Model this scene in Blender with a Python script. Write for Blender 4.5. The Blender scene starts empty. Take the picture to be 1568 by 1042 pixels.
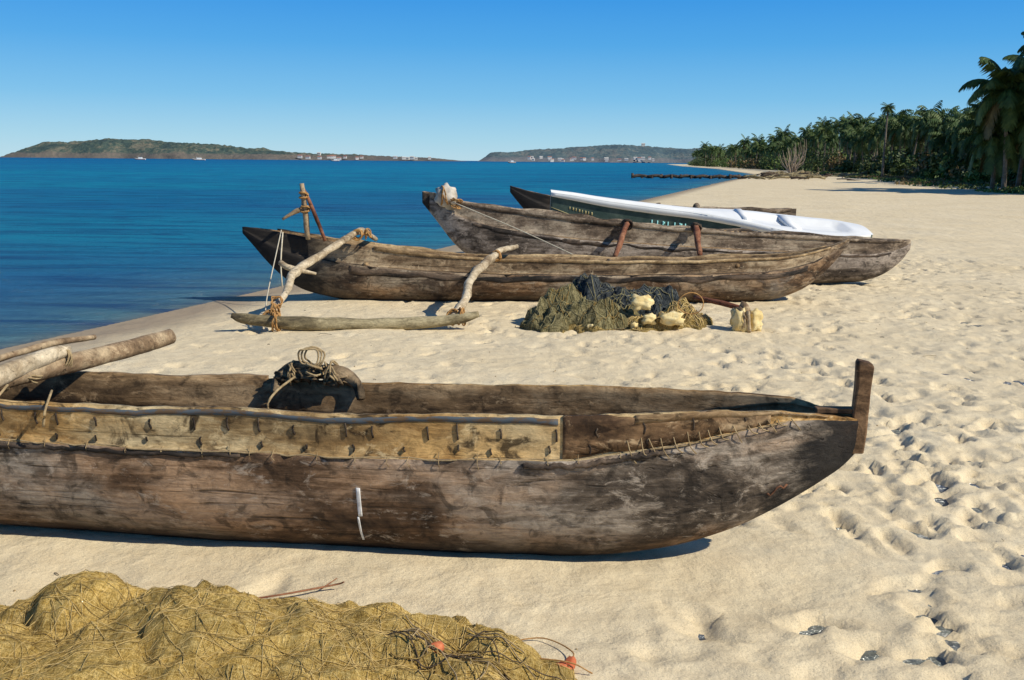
import bpy, bmesh, math, random
import numpy as np
from mathutils import Vector, Matrix, Euler, noise as mn

random.seed(7); RS=np.random.RandomState(11)
scene=bpy.context.scene
R=math.radians

# ------------------------------------------------------------------ helpers
class MB:
    def __init__(s): s.V=[];s.F=[];s.M=[]
    def add(s,V,F,mi=0):
        o=len(s.V); s.V.extend([tuple(v) for v in V]); s.F.extend([tuple(i+o for i in f) for f in F]); s.M.extend([mi]*len(F))
    def obj(s,name,mats,parent=None,smooth=True,recalc=True):
        me=bpy.data.meshes.new(name); me.from_pydata(s.V,[],s.F)
        for m in mats: me.materials.append(m)
        me.polygons.foreach_set('material_index',s.M)
        me.polygons.foreach_set('use_smooth',[smooth]*len(s.F))
        if recalc:
            b=bmesh.new(); b.from_mesh(me); bmesh.ops.recalc_face_normals(b,faces=b.faces); b.to_mesh(me); b.free()
        me.update()
        ob=bpy.data.objects.new(name,me); scene.collection.objects.link(ob)
        if parent: ob.parent=parent
        return ob
def empty(name,loc=(0,0,0),rot=(0,0,0)):
    e=bpy.data.objects.new(name,None); e.location=loc; e.rotation_euler=rot; e.empty_display_size=.2
    scene.collection.objects.link(e); return e
def catmull(P,n=6):
    P=[Vector(p) for p in P]
    if len(P)<3: 
        return [P[0].lerp(P[1],i/n) for i in range(n+1)]
    Q=[2*P[0]-P[1]]+P+[2*P[-1]-P[-2]]; out=[]
    for i in range(1,len(Q)-2):
        a,b,c,d=Q[i-1],Q[i],Q[i+1],Q[i+2]
        for j in range(n):
            t=j/n
            out.append(.5*((2*b)+(c-a)*t+(2*a-5*b+4*c-d)*t*t+(3*b-a-3*c+d)*t**3))
    out.append(P[-1]); return out
def tube(P,rad,seg=8,sub=5,rough=0.0):
    pts=catmull(P,sub) if sub>0 else [Vector(p) for p in P]
    N=len(pts)
    if isinstance(rad,(int,float)): rr=[rad]*N
    else: rr=list(np.interp(np.linspace(0,len(rad)-1,N),range(len(rad)),rad))
    V=[];F=[]
    up=Vector((0.13,0.21,1)).normalized(); 
    for i,p in enumerate(pts):
        t=(pts[min(i+1,N-1)]-pts[max(i-1,0)])
        if t.length<1e-9: t=Vector((1,0,0))
        t.normalize()
        a=t.cross(up)
        if a.length<1e-3: a=t.cross(Vector((1,0,0)))
        a.normalize(); b=t.cross(a)
        for k in range(seg):
            an=2*math.pi*k/seg; r=rr[i]
            if rough: r*=1+rough*mn.noise(Vector((p.x*7+k*.9,p.y*7,p.z*7)))
            V.append(p+(a*math.cos(an)+b*math.sin(an))*r)
    for i in range(N-1):
        for k in range(seg):
            k2=(k+1)%seg; F.append((i*seg+k,i*seg+k2,(i+1)*seg+k2,(i+1)*seg+k))
    F.append(tuple(range(seg))[::-1]); F.append(tuple((N-1)*seg+k for k in range(seg)))
    return V,F
def helix(c,axis,r,n,spread,rr=.007,jit=.25,seg=5):
    c=Vector(c);ax=Vector(axis).normalized(); a=ax.cross(Vector((.3,.1,1)).normalized()); a.normalize(); b=ax.cross(a)
    P=[]; st=9
    for i in range(n*st+1):
        an=2*math.pi*i/st; q=r*(1+jit*random.uniform(-.5,1))
        P.append(c+ax*(spread*(math.sin(i*.37)*.5)+random.uniform(-.1,.1)*spread)+(a*math.cos(an)+b*math.sin(an))*q)
    return tube(P,rr,seg,2)
def blob(c,r,seed=0,amp=.25,fr=1.5,sub=3,sc=(1,1,1),box=0):
    b=bmesh.new(); bmesh.ops.create_icosphere(b,subdivisions=sub,radius=1)
    V=[]
    for v in b.verts:
        p=v.co.copy()
        if box:
            m=max(abs(p.x),abs(p.y),abs(p.z)); p=p.lerp(p/m*.8,box)
        p*=1+amp*mn.noise(p*fr+Vector((seed*3.1,seed,0)))
        V.append((c[0]+p.x*r*sc[0],c[1]+p.y*r*sc[1],c[2]+p.z*r*sc[2]))
    F=[tuple(v.index for v in f.verts) for f in b.faces]; b.free(); return V,F
def box(c,s,rot=0,taper=1.0):
    V=[]
    for z in (-1,1):
        q=taper if z>0 else 1
        for x,y in ((-1,-1),(1,-1),(1,1),(-1,1)):
            X=x*s[0]/2*q;Y=y*s[1]/2*q
            V.append((c[0]+X*math.cos(rot)-Y*math.sin(rot),c[1]+X*math.sin(rot)+Y*math.cos(rot),c[2]+z*s[2]/2))
    return V,[(3,2,1,0),(4,5,6,7),(0,1,5,4),(1,2,6,5),(2,3,7,6),(3,0,4,7)]

LAT=RS.rand(512,512)
def vnoise(x,y):
    xi=np.floor(x).astype(int); yi=np.floor(y).astype(int); fx=x-xi; fy=y-yi
    fx=fx*fx*(3-2*fx); fy=fy*fy*(3-2*fy)
    a=LAT[xi%512,yi%512];b=LAT[(xi+1)%512,yi%512];c=LAT[xi%512,(yi+1)%512];d=LAT[(xi+1)%512,(yi+1)%512]
    return ((a*(1-fx)+b*fx)*(1-fy)+(c*(1-fx)+d*fx)*fy)*2-1
def fbm(x,y,o=4):
    s=0;a=1
    for i in range(o): s=s+a*vnoise(x*2**i+i*17.3,y*2**i+i*9.1); a*=.5
    return s

# ------------------------------------------------------------------ node helpers
class NT:
    def __init__(s,name,rough=.9):
        s.m=bpy.data.materials.new(name); s.m.use_nodes=True; s.n=s.m.node_tree.nodes; s.l=s.m.node_tree.links
        s.b=s.n['Principled BSDF']; s.b.inputs['Roughness'].default_value=rough
        s.b.inputs['Specular IOR Level'].default_value=.25
        s.tc=s.n.new('ShaderNodeTexCoord')
    def mp(s,scale=(1,1,1),loc=(0,0,0),rot=(0,0,0),src='Object'):
        m=s.n.new('ShaderNodeMapping'); m.inputs['Scale'].default_value=scale; m.inputs['Location'].default_value=loc; m.inputs['Rotation'].default_value=rot
        s.l.new(s.tc.outputs[src],m.inputs[0]); return m.outputs[0]
    def noise(s,vec,scale=1,detail=5,dist=0,rough=.55):
        n=s.n.new('ShaderNodeTexNoise'); n.inputs['Scale'].default_value=scale; n.inputs['Detail'].default_value=detail
        n.inputs['Distortion'].default_value=dist; n.inputs['Roughness'].default_value=rough; s.l.new(vec,n.inputs['Vector']); return n.outputs['Fac']
    def voro(s,vec,scale=1,feature='F1',out='Distance'):
        n=s.n.new('ShaderNodeTexVoronoi'); n.feature=feature; n.inputs['Scale'].default_value=scale; s.l.new(vec,n.inputs['Vector']); return n.outputs[out]
    def ramp(s,fac,stops):
        r=s.n.new('ShaderNodeValToRGB'); e=r.color_ramp.elements
        while len(e)<len(stops): e.new(.5)
        for i,(p,c) in enumerate(stops):
            e[i].position=p; e[i].color=(c,c,c,1) if isinstance(c,(int,float)) else (*c,1)
        s.l.new(fac,r.inputs[0]); return r.outputs[0]
    def math(s,op,a,b=None):
        m=s.n.new('ShaderNodeMath'); m.operation=op
        for i,x in enumerate((a,b)):
            if x is None: continue
            if isinstance(x,(int,float)): m.inputs[i].default_value=x
            else: s.l.new(x,m.inputs[i])
        return m.outputs[0]
    def mix(s,fac,a,b,mode='MIX'):
        m=s.n.new('ShaderNodeMix'); m.data_type='RGBA'; m.blend_type=mode
        for i,x in ((0,fac),(6,a),(7,b)):
            if isinstance(x,(int,float)) and i==0: m.inputs[0].default_value=x
            elif isinstance(x,(tuple,list)): m.inputs[i].default_value=(*x,1)
            elif isinstance(x,(int,float)): m.inputs[i].default_value=(x,x,x,1)
            else: s.l.new(x,m.inputs[i])
        return m.outputs[2]
    def sep(s,vec):
        n=s.n.new('ShaderNodeSeparateXYZ'); s.l.new(vec,n.inputs[0]); return n.outputs
    def col(s,c): s.l.new(c,s.b.inputs['Base Color'])
    def bump(s,h,strength=.5,dist=.01,prev=None):
        b=s.n.new('ShaderNodeBump'); b.inputs['Strength'].default_value=strength; b.inputs['Distance'].default_value=dist
        s.l.new(h,b.inputs['Height']); 
        if prev is not None: s.l.new(prev,b.inputs['Normal'])
        s.l.new(b.outputs[0],s.b.inputs['Normal']); return b.outputs[0]
    def attr(s,name):
        a=s.n.new('ShaderNodeAttribute'); a.attribute_name=name; return a.outputs['Fac']

def wood(name,dark,mid,light,seed=0,along=1.3,across=13,zdark=None,xdark=None,rough=.82,spots=.0,bumpd=.006,xpale=None,warm=None,crack=.8,scuff=.6):
    t=NT(name,rough); L=(seed*3.7,seed*1.3,seed*2.1)
    g=t.noise(t.mp((along,across,across),L),1.6,9,.8,.6)
    bl=t.noise(t.mp((1.2,2.0,2.6),L),1.7,8,.7,.65)
    hg=t.noise(t.mp((.65,.9,1.6),(L[2],L[0],1)),1.4,3,.3,.5)
    fac=t.math('ADD',t.math('MULTIPLY',g,.24),t.math('ADD',t.math('MULTIPLY',bl,.46),t.math('MULTIPLY',hg,.30)))
    c=t.ramp(fac,[(.40,dark),(.48,mid),(.56,light)])
    if warm: c=t.mix(t.ramp(t.noise(t.mp((.7,1.5,2),(9,L[0],4)),1.4,4,.5),[(.42,0),(.60,.85)]),c,warm,'MULTIPLY')
    cr=t.noise(t.mp((.7,26,26),L),1.1,4,1.6,.5)
    c=t.mix(t.ramp(cr,[(.29,crack),(.335,0)]),c,tuple(x*.3 for x in dark))
    fine=t.noise(t.mp((12,50,50),L),1.5,6,.3,.75)
    c=t.mix(.5,c,t.ramp(fine,[(.25,.35),(.75,1.5)]),'MULTIPLY')
    chip=t.noise(t.mp((13,15,15),L),1.3,8,.8,.75)
    c=t.mix(.55,c,t.ramp(chip,[(.34,.30),(.5,1.0),(.68,1.45)]),'MULTIPLY')
    if spots:
        sp=t.noise(t.mp((3.5,4,4),L),2.2,5,1.2,.6)
        c=t.mix(t.ramp(sp,[(.54,0),(.64,spots)]),c,tuple(x*.4 for x in dark))
    sc=t.noise(t.mp((4.2,8,8),(L[1],L[0],3)),1.7,12,.6,.78)
    c=t.mix(t.ramp(sc,[(.55,0),(.64,scuff)]),c,tuple(min(1,x*1.5) for x in light))
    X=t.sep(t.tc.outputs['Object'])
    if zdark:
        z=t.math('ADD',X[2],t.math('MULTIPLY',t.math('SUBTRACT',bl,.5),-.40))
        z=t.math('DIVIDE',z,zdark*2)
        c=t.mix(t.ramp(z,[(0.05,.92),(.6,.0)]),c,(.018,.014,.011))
    if xdark:
        x=t.math('ADD',t.math('ABSOLUTE',X[0]),t.math('MULTIPLY',t.math('SUBTRACT',bl,.5),1.0)); x=t.math('MULTIPLY',x,1/xdark)
        c=t.mix(t.ramp(x,[(.55,.95),(1.0,0)]),c,(.014,.013,.013))
    if xpale:
        x=t.math('ABSOLUTE',t.math('SUBTRACT',X[0],xpale)); x=t.math('ADD',x,t.math('MULTIPLY',bl,1.6))
        c=t.mix(t.ramp(x,[(.55,.6),(1.15,0)]),c,(.40,.36,.31))
    t.col(c)
    h=t.math('ADD',t.math('MULTIPLY',g,1.0),t.math('ADD',t.math('MULTIPLY',fine,.4),t.math('ADD',t.math('MULTIPLY',chip,.5),t.math('MULTIPLY',t.ramp(cr,[(.29,0),(.36,1)]),.6))))
    t.bump(h,.9,bumpd); return t.m
def plain(name,c1,c2,scale=8,rough=.85,bd=.004,bs=30,spec=.25):
    t=NT(name,rough); v=t.mp()
    t.b.inputs['Specular IOR Level'].default_value=spec
    t.col(t.mix(t.ramp(t.noise(v,scale,6,.3,.65),[(.35,0),(.65,1)]),c1,c2)); t.bump(t.noise(v,bs,5),.7,bd); return t.m

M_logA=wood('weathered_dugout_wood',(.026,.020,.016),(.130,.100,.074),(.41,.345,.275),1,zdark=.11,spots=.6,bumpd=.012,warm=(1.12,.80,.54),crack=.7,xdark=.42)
M_plankA=wood('sun_bleached_plank',(.09,.055,.026),(.33,.225,.105),(.58,.45,.25),2,along=1.5,across=9,spots=.88,warm=(1.05,.82,.52),crack=.6,bumpd=.009)
M_patch=wood('brown_patch_board',(.06,.033,.017),(.26,.155,.078),(.50,.36,.21),3,along=3,across=8,spots=.85)
M_inside=wood('inner_wood',(.05,.031,.017),(.22,.138,.068),(.40,.275,.15),4,along=1.5,across=9,spots=.6,crack=.6)
M_dark=wood('dark_old_wood',(.02,.015,.012),(.050,.036,.027),(.11,.08,.055),5)
M_tar=wood('tarred_plank',(.010,.009,.008),(.030,.024,.020),(.14,.10,.07),17,scuff=.3)
M_cleat=wood('cleat_wood',(.05,.035,.02),(.17,.12,.07),(.34,.25,.15),15,along=6,across=6,bumpd=.012)
M_post=wood('stem_post_wood',(.028,.016,.009),(.10,.055,.028),(.26,.155,.08),6,along=6,across=6,spots=.5)
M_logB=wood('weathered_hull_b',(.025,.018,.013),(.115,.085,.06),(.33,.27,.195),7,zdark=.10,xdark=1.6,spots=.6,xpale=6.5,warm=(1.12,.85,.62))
M_plankB=wood('upper_plank_b',(.045,.028,.017),(.20,.135,.078),(.43,.33,.21),8,spots=.5,xdark=1.5)
M_railB=wood('rail_wood_b',(.10,.06,.03),(.30,.20,.10),(.52,.38,.21),18,spots=.4,xdark=1.3)
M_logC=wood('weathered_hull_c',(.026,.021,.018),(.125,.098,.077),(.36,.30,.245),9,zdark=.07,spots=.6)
M_plankC=wood('upper_plank_c',(.045,.032,.022),(.17,.124,.086),(.38,.305,.22),10,spots=.5)
M_logE=wood('hull_e',(.025,.018,.013),(.075,.055,.038),(.17,.13,.09),12,xdark=1.1)
M_pale=wood('pale_driftwood',(.16,.11,.065),(.36,.28,.18),(.58,.49,.35),11,along=5,across=7,crack=.5)
M_log2=wood('brown_log',(.085,.052,.028),(.23,.155,.09),(.42,.32,.20),16,along=4,across=7,crack=.6)
M_float=wood('float_log_wood',(.06,.048,.03),(.18,.145,.08),(.38,.32,.19),13,along=2,across=9)
M_red=wood('reddish_pole_wood',(.06,.022,.012),(.18,.065,.034),(.28,.13,.07),14,along=4,across=4)
M_rope=plain('coir_rope',(.22,.155,.08),(.42,.32,.18),25,.95,.003,120)
M_orope=plain('orange_coir_rope',(.28,.14,.045),(.48,.28,.11),25,.95,.003,120)
M_prope=plain('pale_rope',(.45,.40,.30),(.6,.55,.43),25,.95,.003,120)
M_foam=plain('yellowed_foam',(.60,.44,.18),(.80,.68,.38),9,.9,.008,25)
M_grey=plain('grey_foam_bundle',(.28,.24,.18),(.60,.56,.49),5,.9,.01,20)
M_white=plain('white_boat_paint',(.74,.75,.74),(.82,.83,.82),3,.45,.001,20,.5)
M_teal=plain('faded_teal_paint',(.03,.06,.055),(.085,.12,.10),5,.6,.002,25)
M_dteal=plain('dark_painted_side',(.025,.03,.03),(.07,.07,.06),5,.6,.002,25)
M_yellow=plain('yellow_lettering_paint',(.35,.29,.12),(.5,.43,.22),6,.6)
M_cyan=plain('cyan_lettering_paint',(.25,.6,.6),(.35,.7,.7),6,.6)
M_ofloat=plain('orange_net_float',(.40,.09,.035),(.60,.20,.09),30,.7,.004,60,.2)
M_paintw=plain('white_paint_dab',(.5,.5,.49),(.82,.82,.82),30,.8)
M_rust=plain('rust_stain',(.12,.055,.03),(.24,.11,.06),20,.9)
M_blueT=NT('worn_blue_paint',.85)
_n=M_blueT.noise(M_blueT.mp((7,22,22)),2,8,.4,.75)
M_blueT.col(M_blueT.mix(M_blueT.ramp(_n,[(.44,0),(.54,1)]),(.13,.085,.05),(.085,.105,.125))); M_blue=M_blueT.m

# ------------------------------------------------------------------ world, sun
w=bpy.data.worlds.new('World'); scene.world=w; w.use_nodes=True
wn=w.node_tree.nodes; wl=w.node_tree.links
SUN=Vector((0.70,-0.36,0.64)).normalized()
el=math.asin(SUN.z); az=math.atan2(SUN.x,SUN.y)
sky=wn.new('ShaderNodeTexSky'); sky.sky_type='NISHITA'; sky.sun_disc=False; sky.sun_elevation=el; sky.sun_rotation=az
sky.air_density=1.0; sky.dust_density=.1; sky.ozone_density=1.5; sky.altitude=0
wtc=wn.new('ShaderNodeTexCoord'); wsp=wn.new('ShaderNodeSeparateXYZ'); wl.new(wtc.outputs['Generated'],wsp.inputs[0])
wr=wn.new('ShaderNodeValToRGB'); e=wr.color_ramp.elements
st=[(0,(.45,.70,.84)),(.02,(.35,.65,.84)),(.06,(.17,.51,.84)),(.11,(.06,.38,.82)),(.17,(.008,.27,.79)),(.45,(.03,.14,.40)),(1,(.03,.09,.24))]
while len(e)<len(st): e.new(.5)
for i,(p,c) in enumerate(st): e[i].position=p; e[i].color=(*c,1)
wl.new(wsp.outputs[2],wr.inputs[0])
wv=wn.new('ShaderNodeVectorMath'); wv.operation='SCALE'; wv.inputs['Scale'].default_value=10; wl.new(wr.outputs[0],wv.inputs[0])
wm=wn.new('ShaderNodeMix'); wm.data_type='RGBA'; wm.inputs[0].default_value=.90; wl.new(sky.outputs[0],wm.inputs[6]); wl.new(wv.outputs[0],wm.inputs[7])
wl.new(wm.outputs[2],wn['Background'].inputs[0]); wn['Background'].inputs[1].default_value=.1
ld=bpy.data.lights.new('sun','SUN'); ld.energy=5.0; ld.angle=R(.5); ld.color=(1,.925,.78)
lo=bpy.data.objects.new('sun',ld); scene.collection.objects.link(lo); lo.rotation_euler=SUN.to_track_quat('Z','Y').to_euler(); lo.location=(20,-10,30)
scene.view_settings.view_transform='Standard'

cd=bpy.data.cameras.new('camera'); cam=bpy.data.objects.new('camera',cd); scene.collection.objects.link(cam)
cd.lens=35; cd.sensor_width=36; cd.clip_start=.05; cd.clip_end=30000
cam.matrix_world=Matrix.Translation((0,0,1.7))@Matrix.Rotation(R(90-10.19),4,'X')@Matrix.Rotation(R(.5),4,'Z')
scene.camera=cam

# ------------------------------------------------------------------ terrain
SY=np.array([-3000,-50,0,9.05,13.7,20.1,43.5,86,120,149,300,500,1000,1500,4000])
SX=np.array([-1100,-26,-7.6,-4.74,-3.3,-1.5,5,17,27,36,60,82,150,400,2500])
def shore_d(x,y): return (x-np.interp(y,SY,SX))*.95
WZ=-.055
def base_h(x,y):
    d=shore_d(x,y)
    q=np.clip(d/1.6,0,1); up=WZ+(-WZ)*(q*q*(3-2*q))
    z=np.where(d<0,np.maximum(WZ+d*.1,-4),up)
    return z+np.clip(d-14,0,120)*.012
def gz(x,y): return float(base_h(np.float64(x),np.float64(y)))
def geo(a,step,end,g):
    o=[];s=step
    while abs(a)<abs(end):
        s*=g; a=a+s if end>0 else a-s; o.append(a)
    return o
xs=np.array(sorted(geo(-5.5,.03,-9000,1.12))+list(np.arange(-5.5,9,.028))+geo(9,.03,9000,1.07))
xs.sort()
ys=np.array([-200,-60,-20,-8,-3,0,1.2,2.0,2.3]+list(np.arange(2.35,8,.020))+list(np.arange(8,17,.040)))
ys=np.array(list(ys)+geo(17,.05,9000,1.022))
X,Y=np.meshgrid(xs,ys); D=shore_d(X,Y)
Z=base_h(X,Y)
dry=np.clip((D-.5)/1.2,0,1)
right=np.clip((X+.3)/1.8,0,1)*.6+.25
right=np.where((Y<5)&(X>-.5),np.minimum(right,.5),right)
fade=np.clip(1.4-Y/60,0.1,1)
rel=.024*fbm(X/1.6,Y/1.6,3)+(.013*fbm(X/.34,Y/.34,3)*right+.0026*fbm(X/.07,Y/.07,2))*fade
Z+=rel*dry+ .12*vnoise(X/14,Y/9)*np.clip((D-6)/10,0,1)
def stamp(px,py,ang,L,W,dep):
    r=L*2.0
    i0,i1=np.searchsorted(xs,[px-r,px+r]); j0,j1=np.searchsorted(ys,[py-r,py+r])
    if i1-i0<3 or j1-j0<3: return
    xx=X[j0:j1,i0:i1]-px; yy=Y[j0:j1,i0:i1]-py
    a=xx*math.cos(ang)+yy*math.sin(ang); b=-xx*math.sin(ang)+yy*math.cos(ang)
    b=b+.25*W*np.sin(a/L*2.5)
    r2=np.sqrt((a/L)**2+(b/W)**2)*(1+.38*vnoise(xx*16+px*9,yy*16+py*5)+.15*vnoise(xx*40+px*9,yy*40+py*5))
    heel=1+.5*np.clip(a/L,-1,1)
    rim=(.6+.6*vnoise(xx*12+py*7,yy*12+px*3))
    Z[j0:j1,i0:i1]+=-dep*heel*np.exp(-np.abs(r2)**3)+dep*.45*rim*np.exp(-((r2-1.35)/.33)**2)
def free(px,py):
    if abs((py-4.22)+.115*(px))<.48 and px<1.6: return False
    if px<.2 and py<3.7: return False
    return True
for k in range(190):      # walking tracks
    px=random.uniform(-2,9); py=random.uniform(2.4,20) if k>75 else random.uniform(2.4,6)
    if k<75: px=random.uniform(.2,4.5)
    a=random.choice([random.uniform(-.5,.5)+math.pi/2,random.uniform(-3,3)]); n=random.randint(3,9); sd=1
    for i in range(n):
        px+=math.cos(a)*.42*random.uniform(.7,1.2); py+=math.sin(a)*.42*random.uniform(.7,1.2); a+=random.uniform(-.2,.2); sd=-sd
        fx=px-math.sin(a)*.1*sd; fy=py+math.cos(a)*.1*sd
        if free(fx,fy) and shore_d(fx,fy)>1: stamp(fx,fy,a+random.uniform(-.2,.2),random.uniform(.085,.125),random.uniform(.040,.058),random.uniform(.015,.040))
for k in range(2100):     # old softened prints
    px=random.uniform(-3.5,9); py=2.4+16*random.random()**1.2
    if px<.5 and random.random()<.65: continue
    if free(px,py) and shore_d(px,py)>1.2:
        q=random.uniform(.05,.13); stamp(px,py,random.uniform(0,6.3),q,q*random.uniform(.45,.9),random.uniform(.008,.026))
Z+=.03*np.exp(-((X-.95)/.25)**2-((Y-4.08)/.13)**2)
def gridmesh(name,X,Y,Z,mat,attrs):
    ny,nx=X.shape; me=bpy.data.meshes.new(name)
    co=np.stack([X,Y,Z],-1).reshape(-1,3).astype(np.float32)
    idx=np.arange(nx*ny).reshape(ny,nx)
    f=np.stack([idx[:-1,:-1],idx[:-1,1:],idx[1:,1:],idx[1:,:-1]],-1).reshape(-1,4)
    me.vertices.add(len(co)); me.vertices.foreach_set('co',co.ravel())
    me.loops.add(f.size); me.loops.foreach_set('vertex_index',f.ravel().astype(np.int32))
    me.polygons.add(len(f)); me.polygons.foreach_set('loop_start',np.arange(0,f.size,4,dtype=np.int32)); me.polygons.foreach_set('loop_total',np.full(len(f),4,dtype=np.int32))
    me.update(calc_edges=True); me.polygons.foreach_set('use_smooth',np.ones(len(f),dtype=bool))
    for k,a in attrs.items():
        at=me.attributes.new(k,'FLOAT','POINT'); at.data.foreach_set('value',a.ravel().astype(np.float32))
    me.materials.append(mat); ob=bpy.data.objects.new(name,me); scene.collection.objects.link(ob); return ob
t=NT('beach_sand',.95); t.b.inputs['Specular IOR Level'].default_value=.1
v=t.mp(); big=t.noise(v,.5,4); sm=t.noise(v,7,7,0,.7); gr=t.noise(v,170,3,0,.8)
c=t.mix(t.ramp(big,[(.3,0),(.7,1)]),(.70,.585,.385),(.78,.675,.475))
c=t.mix(t.ramp(sm,[(.3,.6),(.7,0)]),c,(.58,.46,.29))
c=t.mix(.75,c,t.ramp(gr,[(.3,.5),(.5,1.0),(.75,1.15)]),'MULTIPLY')
sp=t.voro(t.mp((1,1,1)),22)
c=t.mix(t.ramp(sp,[(.035,.75),(.06,0)]),c,(.20,.14,.09))
shd=t.math('ADD',t.attr('shore'),t.math('MULTIPLY',t.math('SUBTRACT',t.noise(v,.9,4),.5),.8))
c=t.mix(t.ramp(t.math('MULTIPLY',shd,.3),[(.10,.92),(.36,0)]),c,(.30,.235,.165))
t.col(c)
b1=t.bump(t.noise(t.mp((1,1,1)),2.6,5,.2,.55),.55,.10)
b2=t.bump(sm,.55,.022,b1); t.bump(gr,.55,.006,b2)
gridmesh('beach_ground',X,Y,Z,t.m,{'shore':D})

# water
wx=np.array(sorted(geo(-1,.4,-9000,1.05))+list(np.arange(-1,60,1.5))+geo(60,1.5,9000,1.1)); wx.sort()
wy=np.array([-300,-50,-10,0]+geo(2,.3,14000,1.04))
WXg,WYg=np.meshgrid(wx,wy); WD=shore_d(WXg,WYg)
t=NT('sea_water'); v=t.mp()
t.n.remove(t.b)
dist=t.math('MULTIPLY',t.attr('shore'),-1.0)
st=t.noise(t.mp((.010,.055,1),(3,1,0),(0,0,-.15)),1,6,.6,.6)
st2=t.noise(t.mp((.22,.9,1),(3,1,0),(0,0,-.25)),1.2,8,.6,.7)
dd=t.math('MULTIPLY',t.math('POWER',t.math('MAXIMUM',dist,0.0),.5),1/30.)
c=t.ramp(dd,[(0.0,(.17,.19,.17)),(.022,(.08,.19,.24)),(.06,(.018,.13,.28)),(.12,(.004,.14,.30)),(.26,(.003,.20,.36)),(.45,(.002,.11,.30)),(1.0,(.001,.035,.18))])
c=t.mix(t.ramp(st,[(.42,.0),(.60,.65)]),c,(.002,.25,.38))
c=t.mix(t.ramp(st2,[(.46,0),(.62,.7)]),c,(.001,.04,.16))
df=t.n.new('ShaderNodeBsdfDiffuse'); gl=t.n.new('ShaderNodeBsdfGlossy'); gl.inputs['Roughness'].default_value=.15
bp=t.n.new('ShaderNodeBump'); bp.inputs['Strength'].default_value=.8; bp.inputs['Distance'].default_value=.4
h=t.math('ADD',t.noise(t.mp((.45,1.5,1),(0,0,0),(0,0,-.3)),1.4,8,.4,.68),t.math('MULTIPLY',t.noise(t.mp((2,5,1),(0,0,0),(0,0,-.3)),2,6),.3))
t.l.new(h,bp.inputs['Height']); t.l.new(bp.outputs[0],gl.inputs['Normal']); t.l.new(bp.outputs[0],df.inputs['Normal']); t.l.new(c,df.inputs['Color'])
ms=t.n.new('ShaderNodeMixShader'); ms.inputs[0].default_value=.12; t.l.new(df.outputs[0],ms.inputs[1]); t.l.new(gl.outputs[0],ms.inputs[2])
t.l.new(ms.outputs[0],t.n['Material Output'].inputs[0])
gridmesh('sea_water',WXg,WYg,np.full_like(WXg,WZ),t.m,{'shore':WD})

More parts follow.
